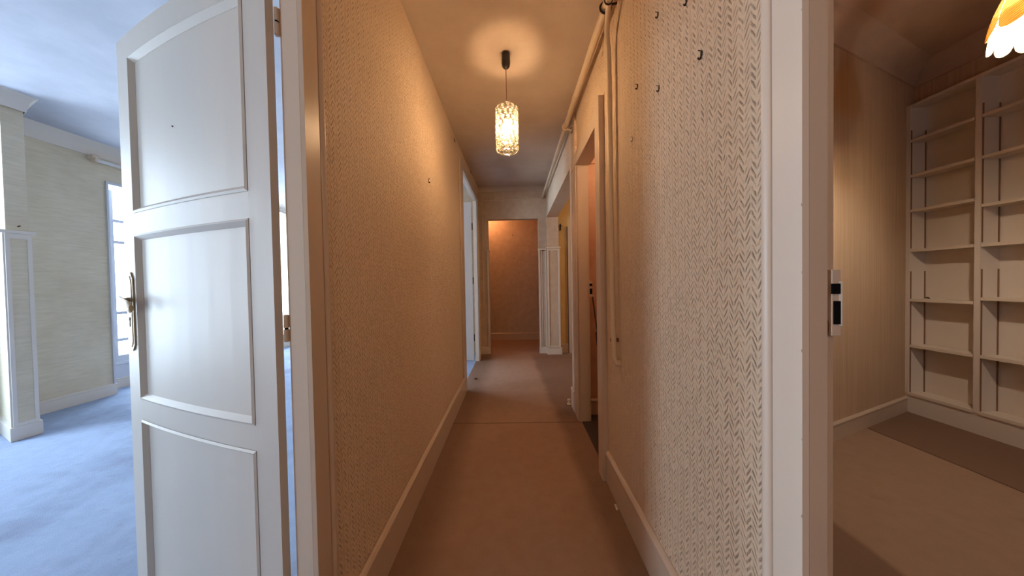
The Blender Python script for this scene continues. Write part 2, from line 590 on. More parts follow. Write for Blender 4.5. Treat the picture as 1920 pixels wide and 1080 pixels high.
# orange end room
wall('wall_end_room', 'end_paper', [(-1.7, 1.4, 5.72, 5.85, 0, TOP), (-1.8, -1.7, 4.6, 5.9, 0, TOP), (1.4, 1.5, 4.6, 5.9, 0, TOP), (-1.7, -0.60, 4.62, 4.70, 0, TOP)])
# side room behind the wide opening
wall('wall_side_room', 'yellow_paper', [(0.706, 2.8, 4.62, 4.75, 0, TOP), (2.7, 2.8, 2.5, 4.7, 0, TOP), (0.69, 2.8, 2.52, 2.60, 0, TOP)])
# closet
wall('wall_closet', 'peach', [(0.60, 1.4, 2.44, 2.50, 0, 2.5), (1.35, 1.42, 1.7, 2.5, 0, 2.5), (0.60, 1.35, 2.425, 2.44, 2.155, 2.19)])
# right room: slanted wall, bookcase wall, near wall with an added fill window
W1a, W1b = Vector((0.575, 1.3556, 0)), Vector((3.55, 2.5287, 0))
wd = (W1b - W1a).normalized(); wn = Vector((wd.y, -wd.x, 0))      # wn points into the room
m = MB()
m.prism([(W1a.x, W1a.y), (W1b.x, W1b.y), (W1b.x - wn.x * .07, W1b.y - wn.y * .07), (W1a.x - wn.x * .07, W1a.y - wn.y * .07)], 0, TOP)
struct(m.build('wall_right_room', 'right_paper'))
wall('wall_bookcase', 'right_paper', [(3.452, 3.55, -2.1, 2.52, 0, TOP)])
wall('wall_near_right', 'right_paper', [(0.578, 1.35, -2.05, -1.95, 0, TOP), (1.65, 3.5, -2.05, -1.95, 0, TOP), (1.35, 1.65, -2.05, -1.95, 0, 1.22), (1.35, 1.65, -2.05, -1.95, 1.78, TOP)])
# left room
m = MB()
for b in [(-4.60, -4.455, 1.90, 3.06, 0, TOP), (-4.60, -4.455, -0.3, 0.8, 0, TOP), (-4.60, -4.455, 4.40, 4.7, 0, TOP), (-4.60, -4.455, 5.5, 6.4, 0, TOP), (-4.60, -4.455, -2.3, -1.1, 0, TOP),
          (-4.60, -4.455, 3.06, 4.40, 2.33, TOP)]:
    m.box(*b)
m.box(-4.90, -4.60, 2.86, 3.06, 0, TOP); m.box(-4.90, -4.60, 4.40, 4.6, 0, TOP)
m.box(-4.90, -4.60, 3.06, 4.40, 2.42, TOP)
m.box(-4.90, -4.685, 3.06, 4.40, 0, 0.30)
for ya, yb in ((-1.1, -0.3), (0.8, 1.9), (4.7, 5.5)):
    m.box(-4.90, -4.60, ya - .2, ya, 0, TOP); m.box(-4.90, -4.60, yb, yb + .2, 0, TOP)
    m.box(-4.90, -4.455, ya, yb, 2.58, TOP); m.box(-4.90, -4.455, ya, yb, 0, 0.25)
struct(m.build('wall_left_room', 'left_paper'))
wall('wall_left_room_far', 'left_paper', [(-4.9, -0.60, 6.2, 6.4, 0, TOP)])
wall('wall_left_room_near', 'left_paper', [(-4.9, -0.60, -2.4, -2.2, 0, TOP)])
# stub wall (pilaster) in the left room
PIL = [(-3.880, 2.113), (-3.872, 2.229), (-4.46, 2.46), (-4.46, 2.35)]


def offs(poly, d):
    n = len(poly); out = []
    for i in range(n):
        p0, p1, p2 = Vector(poly[i - 1]), Vector(poly[i]), Vector(poly[(i + 1) % n])
        e1 = (p1 - p0).normalized(); e2 = (p2 - p1).normalized()
        n1 = Vector((e1.y, -e1.x)); n2 = Vector((e2.y, -e2.x))
        k = (n1 + n2) / max(0.3, 1 + n1.dot(n2))
        out.append(tuple(p1 + k * d))
    return out


pil_root = struct(MB().prism(offs(PIL, -0.008), 0, 2.60).build('wall_pilaster', 'left_paper'))
MB().prism(PIL, 0.108, 1.60).build('dado_panel', 'left_paper', pil_root)
MB().prism(offs(PIL, 0.014), 0.0, 0.108).build('base_block', 'left_trim', pil_root, bevel=0.003)
MB().prism(offs(PIL, 0.018), 1.605, 1.628).build('dado_cap', 'left_trim', pil_root, bevel=0.004)
# frame strips on the two visible faces of the pilaster
for a, b in ((PIL[0], PIL[1]), (PIL[3], PIL[0])):
    a = Vector((*a, 0)); b = Vector((*b, 0)); d = (b - a).normalized(); nn = Vector((d.y, -d.x, 0)); Ln = (b - a).length
    for k, (s0, s1, z0, z1) in enumerate(((0, .020, .108, 1.605), (Ln - .020, Ln, .108, 1.605), (.02, Ln - .02, 1.565, 1.605), (.02, Ln - .02, .108, .135))):
        q = [a + d * s0, a + d * s1, a + d * s1 + nn * .007, a + d * s0 + nn * .007]
        mm = MB(); mm.prism([(p.x, p.y) for p in reversed(q)], z0, z1)
        mm.build('frame_strip', 'left_trim', pil_root)
# coves
cove = [(0, 0), (0.012, 0), (0.02, 0.03), (0.045, 0.075), (0.08, 0.105), (0.13, 0.125), (0.13, 0.2), (0, 0.2)]
m = MB()
m.sweep(cove, (-4.455, -2.2, 2.576), (-4.455, 6.2, 2.576), (1, 0, 0))
m.sweep(cove, (-4.455, 6.2, 2.576), (-0.6, 6.2, 2.576), (0, -1, 0))
rings = [offs(PIL, x * .42) for x, z in cove[:7]]
vs = [(x, y, 2.576 + cove[i][1]) for i, rg in enumerate(rings) for x, y in rg]
m.add(vs, [(i * 4 + k, i * 4 + (k + 1) % 4, i * 4 + 4 + (k + 1) % 4, i * 4 + 4 + k) for i in range(6) for k in range(4)])
struct(m.build('trim_1', 'left_trim', smooth=True))
m = MB()
m.sweep(cove, W1a + Vector((0, 0, 2.755)), W1b + Vector((0, 0, 2.755)), wn)
m.sweep(cove, (3.452, 2.5, 2.755), (3.452, -1.95, 2.755), (-1, 0, 0))
struct(m.build('trim_2', 'right_ceiling', smooth=True))
m = MB()
m.sweep([(0, 0), (0.01, 0), (0.03, 0.02), (0.07, 0.04), (0.11, 0.046), (0.11, 0.1), (0, 0.1)], (-0.57, 4.60, 2.635), (0.52, 4.60, 2.635), (0, -1, 0))
struct(m.build('trim_3', 'hall_ceiling', smooth=True))

# ------------------------------------------------------------------ baseboards
base = [(0, 0), (0.014, 0), (0.014, 0.145), (0.012, 0.152), (0.018, 0.158), (0.018, 0.170), (0.010, 0.180), (0.004, 0.184), (0, 0.184)]


def board(name, runs, mat='cream_old', h=1.0):
    m = MB()
    for p0, p1, side in runs:
        m.sweep([(a, b * h) for a, b in base], p0, p1, side)
    return struct(m.build(name, mat))


board('baseboard_left', [((XL + .002, 0.80, 0), (-0.548, 2.93, 0), (1, 0, 0))])
board('baseboard_right', [((XR, 1.605, 0), (XR, 0.592, 0), (-1, 0, 0))])
board('baseboard_right_stub', [((XR, 2.62, 0), (XR, 2.49, 0), (-1, 0, 0))])
board('baseboard_end', [((-0.57, 4.60, 0), (-0.415, 4.60, 0), (0, -1, 0)), ((0.38, 4.60, 0), (0.53, 4.60, 0), (0, -1, 0))], 'cream', 0.62)
board('baseboard_pier', [((0.508, 4.52, 0), (0.735, 4.52, 0), (0, -1, 0)), ((0.515, 4.61, 0), (0.515, 4.505, 0), (-1, 0, 0))], 'cream', 0.62)
board('baseboard_end_room', [((-1.7, 5.72, 0), (1.4, 5.72, 0), (0, -1, 0))], 'cream_old', 0.79)
board('baseboard_side_room', [((0.74, 4.62, 0), (2.7, 4.62, 0), (0, -1, 0))], 'cream_old', 0.79)
board('baseboard_left_room', [((-4.455, -2.2, 0), (-4.455, 3.075, 0), (1, 0, 0)), ((-4.455, 4.40, 0), (-4.455, 6.2, 0), (1, 0, 0)), ((-4.685, 3.06, 0), (-4.685, 4.40, 0), (1, 0, 0)), ((-4.6, 6.2, 0), (-0.6, 6.2, 0), (0, -1, 0))], 'left_trim', 0.68)
board('baseboard_right_room', [(W1a + wd * .03, W1b - wd * .1, wn)], 'cream_old', 0.69)
board('baseboard_closet', [((0.60, 2.44, 0), (1.35, 2.44, 0), (0, -1, 0))], 'cream_old', 0.75)

# ------------------------------------------------------------------ door frames


def casing_strip(m, p0, p1, side, along, w, t_=0.012, bead=0.022):
    """flat casing board with a rounded bead on its outer edge; 'along' points from the opening outward"""
    al = Vector(along)
    prof = [(0, 0), (t_, 0.0), (t_, w - bead - .004), (t_ - .006, w - bead - .002), (t_ - .006, w - bead)]
    prof += [(t_ - .006 + .012 * math.sin(PI * k / 8), w - bead + bead * (1 - math.cos(PI * k / 8)) / 2) for k in range(1, 9)] + [(0, w)]
    return m.sweep(prof, p0, p1, side, al)


# near left doorway (trim_4)
f = struct(MB().box(-0.585, -0.5445, 0.727, 0.79, 0, 2.14).build('trim_4', 'cream'))
MB().box(-0.598, -0.586, 0.738, 0.79, 0, 2.14).build('rebate', 'cream_old', f)
m = MB(); casing_strip(m, (-0.544, 0.727, 0), (-0.544, 0.727, 2.11), (1, 0, 0), (0, 1, 0), 0.080)
m.build('casing', 'cream_old', f, smooth=True)
MB().box(-0.605, -0.531, -0.165, 0.7265, 2.03, 2.125).build('head', 'cream', f)
MB().box(-0.604, -0.530, -0.172, -0.08, 0, 2.03).build('near_jamb', 'cream', f)
# near right doorway (trim_5)
f = struct(MB().box(0.5225, 0.5545, 0.508, 0.591, 0, 2.14).build('trim_5', 'cream_old'))
MB().box(0.5546, 0.5735, 0.516, 0.591, 0, 2.14).build('rebate', 'cream_old', f)
m = MB(); casing_strip(m, (0.522, 0.508, 0), (0.522, 0.508, 2.115), (-1, 0, 0), (0, 1, 0), 0.084)
m.build('casing', 'cream', f, smooth=True)
MB().box(0.5105, 0.585, -0.445, 0.5075, 2.04, 2.125).build('head', 'cream', f)
MB().box(0.511, 0.584, -0.452, -0.37, 0, 2.04).build('near_jamb', 'cream', f)
# paint chips along the arris of the right casing
for i, z in enumerate((1.83, 1.80, 1.765, 1.735, 1.62, 1.28, 1.23, 1.16, 1.02, 0.92, 0.86, 0.72, 0.55, 0.40)):
    MB().sphere((0.5105, 0.509, z), 0.0006 + 0.0002 * ((i * 7) % 3), 6, 4, 4.0).build('paint_chip', 'chip', f)
# far left doorway (trim_6), lit from the room behind
f = struct(MB().box(-0.605, -0.545, 4.18, 4.26, 0, 2.42).build('trim_6', 'cream'))
MB().box(-0.605, -0.548, 2.95, 3.03, 0, 2.42).build('near_jamb', 'cream_old', f)
MB().box(-0.605, -0.548, 3.03, 4.18, 2.37, 2.45).build('head', 'cream', f)
MB().box(-0.552, -0.536, 2.88, 3.03, 0.0, 2.44).build('casing', 'cream_old', f, bevel=0.004)
MB().box(-0.556, -0.540, 4.18, 4.27, 0, 2.44).build('casing', 'cream', f, bevel=0.004)
MB().box(-0.553, -0.538, 3.03, 4.18, 2.37, 2.44).build('casing_head', 'cream_old', f)
# closet doorway (trim_7)
f = struct(MB().box(0.512, 0.606, 2.31, 2.39, 0, 2.10).build('trim_7', 'cream_old'))
MB().box(0.485, 0.600, 1.612, 1.695, 0, 2.20).build('near_jamb', 'cream_old', f, bevel=0.003)
MB().box(0.518, 0.622, 1.695, 2.31, 2.095, 2.20).build('head', 'cream_old', f)
MB().box(0.502, 0.518, 1.695, 2.49, 2.095, 2.19).build('casing_head', 'cream_old', f, bevel=0.003)
MB().box(0.502, 0.518, 2.31, 2.40, 0, 2.095).build('casing', 'cream_old', f, bevel=0.003)
MB().box(0.505, 0.518, 2.40, 2.49, 0, 2.095).build('casing_outer', 'cream_old', f, bevel=0.004)
# panelled pilasters at the end of the hall
f = struct(MB().box(0.512, 0.712, 4.508, 4.522, 0.11, 1.69).build('trim_8', 'end_paper'))
for b in ((0.512, 0.542, 4.494, 4.508, 0.113, 1.69), (0.682, 0.714, 4.494, 4.508, 0.113, 1.69), (0.542, 0.682, 4.494, 4.508, 1.655, 1.69), (0.542, 0.682, 4.494, 4.508, 0.113, 0.14)):
    MB().box(*b).build('frame_strip', 'cream', f, bevel=0.003)
MB().box(0.500, 0.728, 4.478, 4.524, 1.69, 1.715).build('dado_cap', 'cream', f, bevel=0.004)
f = struct(MB().box(0.388, 0.512, 4.586, 4.602, 0.11, 1.66).build('trim_9', 'end_paper'))
for b in ((0.386, 0.414, 4.572, 4.590, 0.113, 1.675), (0.428, 0.444, 4.576, 4.590, 0.113, 1.675), (0.490, 0.512, 4.574, 4.590, 0.113, 1.675)):
    MB().box(*b).build('frame_strip', 'cream', f, bevel=0.003)
MB().box(0.374, 0.512, 4.560, 4.604, 1.675, 1.70).build('dado_cap', 'cream', f, bevel=0.004)
f = struct(MB().box(-0.452, -0.418, 4.584, 4.71, 0.11, 1.675).build('trim_10', 'cream_old', bevel=0.003))
MB().box(-0.475, -0.408, 4.570, 4.72, 1.675, 1.70).build('dado_cap', 'cream_old', f, bevel=0.004)

# ------------------------------------------------------------------ windows of the left room


def window_unit(name, x, y0, y1, z0, z1, bars, mulls, fw=0.055):
    f = MB()
    f.box(x - .03, x + .03, y0, y0 + fw, z0, z1); f.box(x - .03, x + .03, y1 - fw, y1, z0, z1)
    f.box(x - .03, x + .03, y0 + fw, y1 - fw, z0, z0 + fw * 1.6); f.box(x - .03, x + .03, y0 + fw, y1 - fw, z1 - fw, z1)
    w = struct(f.build(name, 'window'))
    for z in bars:
        MB().box(x - .022, x + .022, y0 + fw, y1 - fw, z - .018, z + .018).build('glazing_bar', 'window', w)
    for y in mulls:
        MB().box(x - .026, x + .026, y - .035, y + .035, z0 + fw, z1 - fw).build('mullion', 'window', w)
    zs = [z0 + fw] + list(bars) + [z1 - fw]; ys = [y0 + fw] + list(mulls) + [y1 - fw]
    for za, zb in zip(zs, zs[1:]):
        for ya, yb in zip(ys, ys[1:]):
            MB().box(x - .003, x + .003, ya, yb, za, zb).build('pane', 'glass', w)
    return w


w = window_unit('window_1', -4.73, 3.06, 4.40, 0.30, 2.42, (1.97, 1.72, 0.88, 0.56), (3.245, 3.73, 4.15), 0.05)
MB().box(-4.70, -4.44, 3.052, 3.068, 0.12, 2.345).build('architrave', 'window', w)
MB().box(-4.70, -4.445, 3.06, 4.40, 2.316, 2.345).build('architrave_head', 'window', w)
MB().box(-4.71, -4.66, 3.06, 4.40, 0.275, 0.305).build('sill', 'window', w)
MB().box(-4.69, -4.675, 3.06, 4.40, 0.12, 0.27).build('apron_board', 'window', w)
window_unit('fill_window_left', -4.74, 4.7, 5.5, 0.25, 2.58, (2.0, 1.2), ())  # unseen window, added to send more daylight through the far doorway
window_unit('window_2', -4.74, 0.8, 1.9, 0.25, 2.58, (2.0, 1.2), (1.35,))
window_unit('window_3', -4.74, -1.1, -0.3, 0.25, 2.58, (2.0, 1.2), ())
w = MB(); w.box(1.35, 1.385, -2.03, -1.97, 1.22, 1.78); w.box(1.615, 1.65, -2.03, -1.97, 1.22, 1.78); w.box(1.385, 1.615, -2.03, -1.97, 1.22, 1.255); w.box(1.385, 1.615, -2.03, -1.97, 1.745, 1.78)
w = struct(w.build('fill_window_right', 'window'))  # unseen small window, added to lift the right room's ambient light
MB().box(1.385, 1.615, -2.003, -1.997, 1.255, 1.745).build('pane', 'glass', w)

# ------------------------------------------------------------------ the open panel door
P0 = Vector((-0.612, 0.715, 0)); P1 = Vector((-1.2643, 0.9293, 0))
dL = (P1 - P0).normalized(); dN = Vector((-dL.y, dL.x, 0))
if dN.y > 0: dN = -dN
BOW, DWID = 0.012, 0.687


def D(s, d, z):
    bow = BOW * 4 * (s / DWID) * (1 - s / DWID)
    return P0 + dL * s + dN * (d + bow) + Vector((0, 0, z))


def dbox(m, s0, s1, d0, d1, z0, z1, n=8):
    n = max(1, int(n * abs(s1 - s0) / 0.8 + 0.999))
    ss = [s0 + (s1 - s0) * i / n for i in range(n + 1)]
    vs = []
    for s in ss:
        vs += [D(s, d0, z0), D(s, d1, z0), D(s, d1, z1), D(s, d0, z1)]
    fs = [(0, 1, 2, 3), (4 * n + 3, 4 * n + 2, 4 * n + 1, 4 * n)]
    for i in range(n):
        a = 4 * i; b = a + 4
        fs += [(a + k, b + k, b + (k + 1) % 4, a + (k + 1) % 4) for k in range(4)]
    return m.add(vs, fs)


def dframe(m, s0, s1, z0, z1, w, din, n=10):
    """mitred moulding ring sloping from the door face into the recess"""
    loop_o, loop_r, loop_i = [], [], []
    def side(a, b, k):
        return [(a[0] + (b[0] - a[0]) * i / k, a[1] + (b[1] - a[1]) * i / k) for i in range(k)]
    for loop, g, d in ((loop_o, 0.0, 0.001), (loop_r, w * .35, 0.004), (loop_i, w, -din)):
        c = [(s0 + g, z0 + g), (s1 - g, z0 + g), (s1 - g, z1 - g), (s0 + g, z1 - g)]
        for k in range(4):
            for s, z in side(c[k], c[(k + 1) % 4], n if k % 2 == 0 else 2):
                loop.append(D(s, d, z))
    k = len(loop_o)
    vs = loop_o + loop_r + loop_i
    fs = []
    for r in range(2):
        fs += [(r * k + i, r * k + (i + 1) % k, (r + 1) * k + (i + 1) % k, (r + 1) * k + i) for i in range(k)]
    return m.add(vs, fs)


door = empty('door_1', P0, label='open cream three-panel door with a brass lever handle, hinged beside the hallway', cat='door', kind='structure')
SH, SF = 0.006, 0.775
TH = -0.019
for nm, s0, s1, z0, z1 in (('stile', SH, 0.086, 0.012, 1.993), ('stile', 0.680, SF, 0.012, 1.993),
                           ('rail', 0.086, 0.680, 1.915, 1.993), ('rail', 0.086, 0.680, 1.333, 1.404),
                           ('rail', 0.086, 0.680, 0.716, 0.784), ('rail', 0.086, 0.680, 0.012, 0.16)):
    m = MB(); dbox(m, s0, s1, TH, 0, z0, z1)
    m.build(nm, 'door_white', door)
for z0, z1 in ((1.404, 1.915), (0.784, 1.333), (0.16, 0.716)):
    m = MB(); dbox(m, 0.084, 0.682, TH + .002, -0.009, z0 - .002, z1 + .002)
    p = m.build('panel', 'door_white', door)
    m = MB(); dframe(m, 0.0862, 0.6798, z0, z1, 0.019, 0.0088)
    m.build('panel_moulding', 'door_white', p)
# brass long plate, keyhole, lever
m = MB()
pc = 0.728
out = [(-.025, .965), (-.021, .960), (-.008, .944), (.008, .944), (.021, .960), (.025, .965), (.025, 1.188), (.021, 1.193), (.008, 1.210), (-.008, 1.210), (-.021, 1.193), (-.025, 1.188)]


def plate(m, sc, d0, d1):
    zc = 1.077
    lo = [D(pc + a * sc[0], d0, zc + (z - zc) * sc[1]) for a, z in out]
    hi = [D(pc + a * sc[0], d1, zc + (z - zc) * sc[1]) for a, z in out]
    n = len(out)
    return m.add(lo + hi, [tuple(range(n)), tuple(range(2 * n - 1, n - 1, -1))] + [(i, (i + 1) % n, n + (i + 1) % n, n + i) for i in range(n)])


pl_ = plate(m, (1, 1), 0, 0.004).build('lock_plate', 'brass', door, bevel=0.0012)
m = MB(); plate(m, (0.62, 0.90), 0.004, 0.0055).build('raised_field', 'brass', pl_)
m = MB()
for s_, z_, r_ in ((pc, 1.052, .0065),):
    m.add([D(s_ + r_ * math.cos(2 * PI * k / 14), .0062, z_ + r_ * math.sin(2 * PI * k / 14)) for k in range(14)], [tuple(range(14))])
m.add([D(pc - .0028, .0062, 1.052), D(pc + .0028, .0062, 1.052), D(pc + .004, .0062, 1.026), D(pc - .004, .0062, 1.026)], [(0, 1, 2, 3)])
m.build('keyhole', 'dark', pl_)
for s_, z_ in ((pc - .014, 1.186), (pc + .014, 1.186), (pc - .014, .968), (pc + .014, .968)):
    m = MB(); m.add([D(s_ + .0026 * math.cos(2 * PI * k / 10), .0048, z_ + .0026 * math.sin(2 * PI * k / 10)) for k in range(10)], [tuple(range(10))])
    m.build('screw', 'hook', pl_)
lev = MB().tube([D(pc, 0.004, 1.117), D(pc, .007, 1.117), D(pc, .018, 1.118), D(pc + .002, .024, 1.119)], [.012, .0085, .0075, .009], 12).build('lever', 'brass', door, smooth=True)
m = MB()
pts = [D(pc + .010, .0235, 1.122), D(pc + .005, .024, 1.121), D(pc - .01, .0245, 1.117), D(pc - .035, .025, 1.110), D(pc - .062, .0255, 1.101), D(pc - .082, .025, 1.094), D(pc - .088, .024, 1.092)]
wz = [.008, .012, .011, .013, .016, .018, .012]
base_i = len(m.v)
for p, hz in zip(pts, wz):
    for k in range(10):
        a = 2 * PI * k / 10
        m.v.append(tuple(p + Vector((0, 0, 1)) * hz * math.cos(a) + dN * .005 * math.sin(a)))
for i in range(len(pts) - 1):
    for k in range(10):
        a0 = i * 10 + k; a1 = i * 10 + (k + 1) % 10
        m.f.append((a0, a1, a1 + 10, a0 + 10))
m.f.append(tuple(range(9, -1, -1))); m.f.append(tuple((len(pts) - 1) * 10 + k for k in range(10)))
m.build('lever_grip', 'brass', lev, smooth=True)
# hinges
for zc in (1.835, 1.042, 0.24):
    h = MB().tube([(-0.603, 0.735, zc + .002), (-0.603, 0.735, zc + .034), (-0.603, 0.735, zc + .036)], [.0062, .0062, .004], 12).build('hinge', 'cream_old', door, smooth=True)
    MB().tube([(-0.603, 0.735, zc - .036), (-0.603, 0.735, zc - .034), (-0.603, 0.735, zc - .003)], [.004, .0062, .0062], 12).build('hinge_knuckle', 'cream_old', h, smooth=True)
    MB().tube([(-0.603, 0.735, zc - .003), (-0.603, 0.735, zc + .002)], .0045, 10).build('hinge_pin', 'dark', h)
# nail hole left in the top panel
m = MB(); m.tube([D(.43, -.010, 1.64), D(.43, -.007, 1.64)], .0022, 8).build('nail_hole', 'rust', door)

# far left door, swung into the lit room
d2 = empty('door_2', (-0.62, 4.2, 0), label='white door standing open inside the far left doorway', cat='door', kind='structure')
MB().box(-1.42, -0.635, 4.195, 4.232, 0.012, 2.36).build('leaf', 'door_white', d2)
for z in (0.35, 1.2, 2.0):
    MB().tube([(-0.622, 4.192, z - .05), (-0.622, 4.192, z + .05)], .007, 10).build('hinge', 'hook', d2)

# ------------------------------------------------------------------ strike plates
tag(struct_keep := empty('strike_plate', (0.58, 0.516, 1.10)), 'white steel strike plate with two black slots on the near right door jamb', 'strike plate')
MB().box(0.5625, 0.5785, 0.508, 0.516, 1.046, 1.164).build('plate', 'cream_old', struct_keep, bevel=0.001)
MB().box(0.5610, 0.5735, 0.5045, 0.5085, 1.121, 1.139).build('slot', 'dark', struct_keep)
MB().box(0.5645, 0.5738, 0.5045, 0.5085, 1.067, 1.108).build('slot', 'dark', struct_keep)
MB().box(0.5742, 0.5755, 0.503, 0.509, 1.064, 1.143).build('lip', 'cream', struct_keep)
MB().sphere((0.562, 0.5155, 1.060), 0.0028, 8, 5, 5.5).build('rust_mark', 'rust', struct_keep)
k2 = tag(empty('strike_plate', (0.615, 2.31, 1.09)), 'small strike plate with two black slots on the far jamb of the closet doorway', 'strike plate')
MB().box(0.592, 0.628, 2.304, 2.310, 1.03, 1.155).build('plate', 'cream_old', k2)
MB().box(0.604, 0.626, 2.302, 2.306, 1.115, 1.135).build('slot', 'dark', k2)
MB().box(0.606, 0.626, 2.302, 2.306, 1.05, 1.095).build('slot', 'dark', k2)

# ------------------------------------------------------------------ bookcase
bc = empty('bookcase', (3.38, 2.42, 0), label='tall built-in bookcase of cream shelves on brown slotted standards in the right room', cat='bookcase')
XF, XB = 3.31, 3.448
ys = [2.425, 2.063, 1.70, 1.337]
UT = 0.026
m = MB().box(XF, XB, ys[-1] - UT / 2, ys[0] + .01, 2.548, 2.57)
m.build('top_board', 'shelf', bc)
MB().box(XF + .004, XB, ys[-1], ys[0] + .01, 0.0, 0.155).build('plinth', 'shelf', bc)
for i, y in enumerate(ys):
    y0, y1 = (y - UT + .012, y + .012) if i == 0 else (y - UT / 2, y + UT / 2)
    u = MB().box(XF - .001, XB, y0, y1, 0.155, 2.548).build('upright', 'shelf', bc)
    faces = []
    if i > 0: faces.append(y1)
    if i < 3: faces.append(y0 - .003)
    for yf in faces:
        for x in (XF + .010, XB - .012):
            for z0, z1 in ((0.17, 1.19), (1.38, 2.36)):
                MB().box(x - .0042, x + .0042, yf, yf + .003, z0, z1).build('shelf_standard', 'standard', u)
hs = [(2.270, 1.980, 1.691, 1.361, 0.948, 0.563), (2.271, 1.979, 1.640, 1.360, 0.978, 0.565), (2.27, 1.98, 1.69, 1.36, 0.95, 0.565)]
for b in range(3):
    ya, yb = ys[b + 1] + UT / 2 + .003, ys[b] - (UT / 2 if b else UT - .012) - .003
    MB().box(XB - .006, XB + .002, ya - .003, yb + .003, 0.155, 2.548).build('back_panel', 'shelf', bc)
    for z in hs[b]:
        MB().box(XF, XB - .008, ya, yb, z - .011, z + .011).build('shelf', 'shelf_edge', bc)
    MB().box(XF - .006, XB - .006, ya - .003, yb + .003, 0.148, 0.170).build('bottom_shelf', 'shelf_edge', bc)

# ------------------------------------------------------------------ pipes on the right wall
pp = empty('ceiling_pipe', (0.46, 1.8, 2.49), label='thick cream painted pipe running under the ceiling along the right hall wall', cat='pipe')
MB().tube([(0.465, -2.25, 2.47), (0.465, 0.6, 2.47), (0.462, 1.8, 2.485), (0.46, 2.46, 2.495)], 0.0205, 14).build('pipe', 'pipe', pp, smooth=True)
MB().tube([(0.46, 2.46, 2.495), (0.462, 3.4, 2.51), (0.464, 4.585, 2.52)], 0.0165, 14).build('thin_pipe', 'pipe', pp, smooth=True)
MB().tube([(0.461, 2.05, 2.489), (0.461, 2.09, 2.49)], 0.0228, 14).build('coupling', 'pipe', pp, smooth=True)
c_ = MB().torus((0.46, 2.47, 2.492), 0.026, 0.007, 'y', 20, 8).build('clamp', 'pipe', pp, smooth=True)
MB().tube([(0.475, 2.47, 2.472), (0.52, 2.47, 2.458)], 0.007, 8).build('clamp_arm', 'pipe', c_)
MB().box(0.505, 0.519, 2.45, 2.49, 2.44, 2.475).build('clamp_plate', 'pale_hook', c_)
c_ = MB().torus((0.462, 1.40, 2.478), 0.026, 0.005, 'y', 20, 8).build('clamp', 'hook', pp, smooth=True)
MB().tube([(0.478, 1.40, 2.49), (0.52, 1.40, 2.50)], 0.005, 8).build('clamp_arm', 'hook', c_)
MB().tube([(0.464, 4.57, 2.52), (0.464, 4.598, 2.52)], 0.021, 14).build('wall_collar', 'pipe', pp, smooth=True)
bp = empty('branch_pipe', (0.49, 1.45, 1.6), label='thin cream pipe dropping down the right hall wall beside the closet doorway', cat='pipe')
pts = [(0.447, -2.25, 2.42), (0.447, 0.9, 2.425), (0.450, 1.30, 2.435)]
for k in range(1, 9):
    a = PI / 2 * k / 8
    pts.append((0.450 + 0.036 * k / 8, 1.30 + 0.135 * math.sin(a), 2.435 - 0.13 * (1 - math.cos(a))))
pts += [(0.489, 1.437, 2.15), (0.490, 1.438, 1.6), (0.490, 1.432, 1.1), (0.491, 1.420, 0.80), (0.4935, 1.414, 0.755), (0.499, 1.411, 0.743), (0.505, 1.410, 0.740)]
MB().tube(pts, 0.0125, 12).build('pipe', 'pipe', bp, smooth=True)
for y in (1.22, 1.32):
    MB().torus((0.449, y, 2.433), 0.0165, 0.0035, 'y', 18, 6).build('clip', 'hook', bp, smooth=True)
MB().box(0.480, 0.517, 1.425, 1.44, 0.845, 0.862).build('clip', 'rust', bp)
MB().tube([(0.503, 1.411, 0.74), (0.5175, 1.411, 0.74)], 0.017, 12).build('wall_collar', 'pipe', bp)

# thin cable across the end wall
cb = MB().tube([(0.44, 4.594, 2.515), (0.36, 4.594, 2.518), (0.25, 4.594, 2.507), (0.0, 4.594, 2.500), (-0.30, 4.594, 2.492), (-0.485, 4.594, 2.49), (-0.508, 4.594, 2.475), (-0.515, 4.594, 2.44), (-0.516, 4.594, 1.6), (-0.514, 4.594, 0.85), (-0.505, 4.594, 0.80), (-0.49, 4.594, 0.79)], 0.005, 8).build('cable', 'wire', None, smooth=True)
tag(cb, 'thin white cable running over the end wall and down its left side', 'cable')

# ------------------------------------------------------------------ picture hooks and nails


def picture_hook(x, y, z, sgn, label, mat='hook', grp='picture hooks left on the hall walls', sc=0.7):
    e = empty('picture_hook', (x, y, z), label=label, cat='hook', group=grp)
    MB().box(x - .0015, x + .0015, y - .005 * sc, y + .005 * sc, z, z + .022 * sc).build('back_plate', mat, e)
    a = [(x, y, z + .002), (x + sgn * .003, y, z - .006 * sc)]
    for k in range(7):
        an = PI * k / 6
        a.append((x + sgn * (.009 * sc - .006 * sc * math.cos(an)), y, z - .006 * sc - .007 * sc * math.sin(an)))
    MB().tube(a, .0036 * sc, 8).build('hook_wire', mat, e)
    MB().tube([(x, y - .003, z + .018 * sc), (x + sgn * .010, y - .001, z + .024 * sc)], .0022 * sc, 6).build('pin', mat, e)


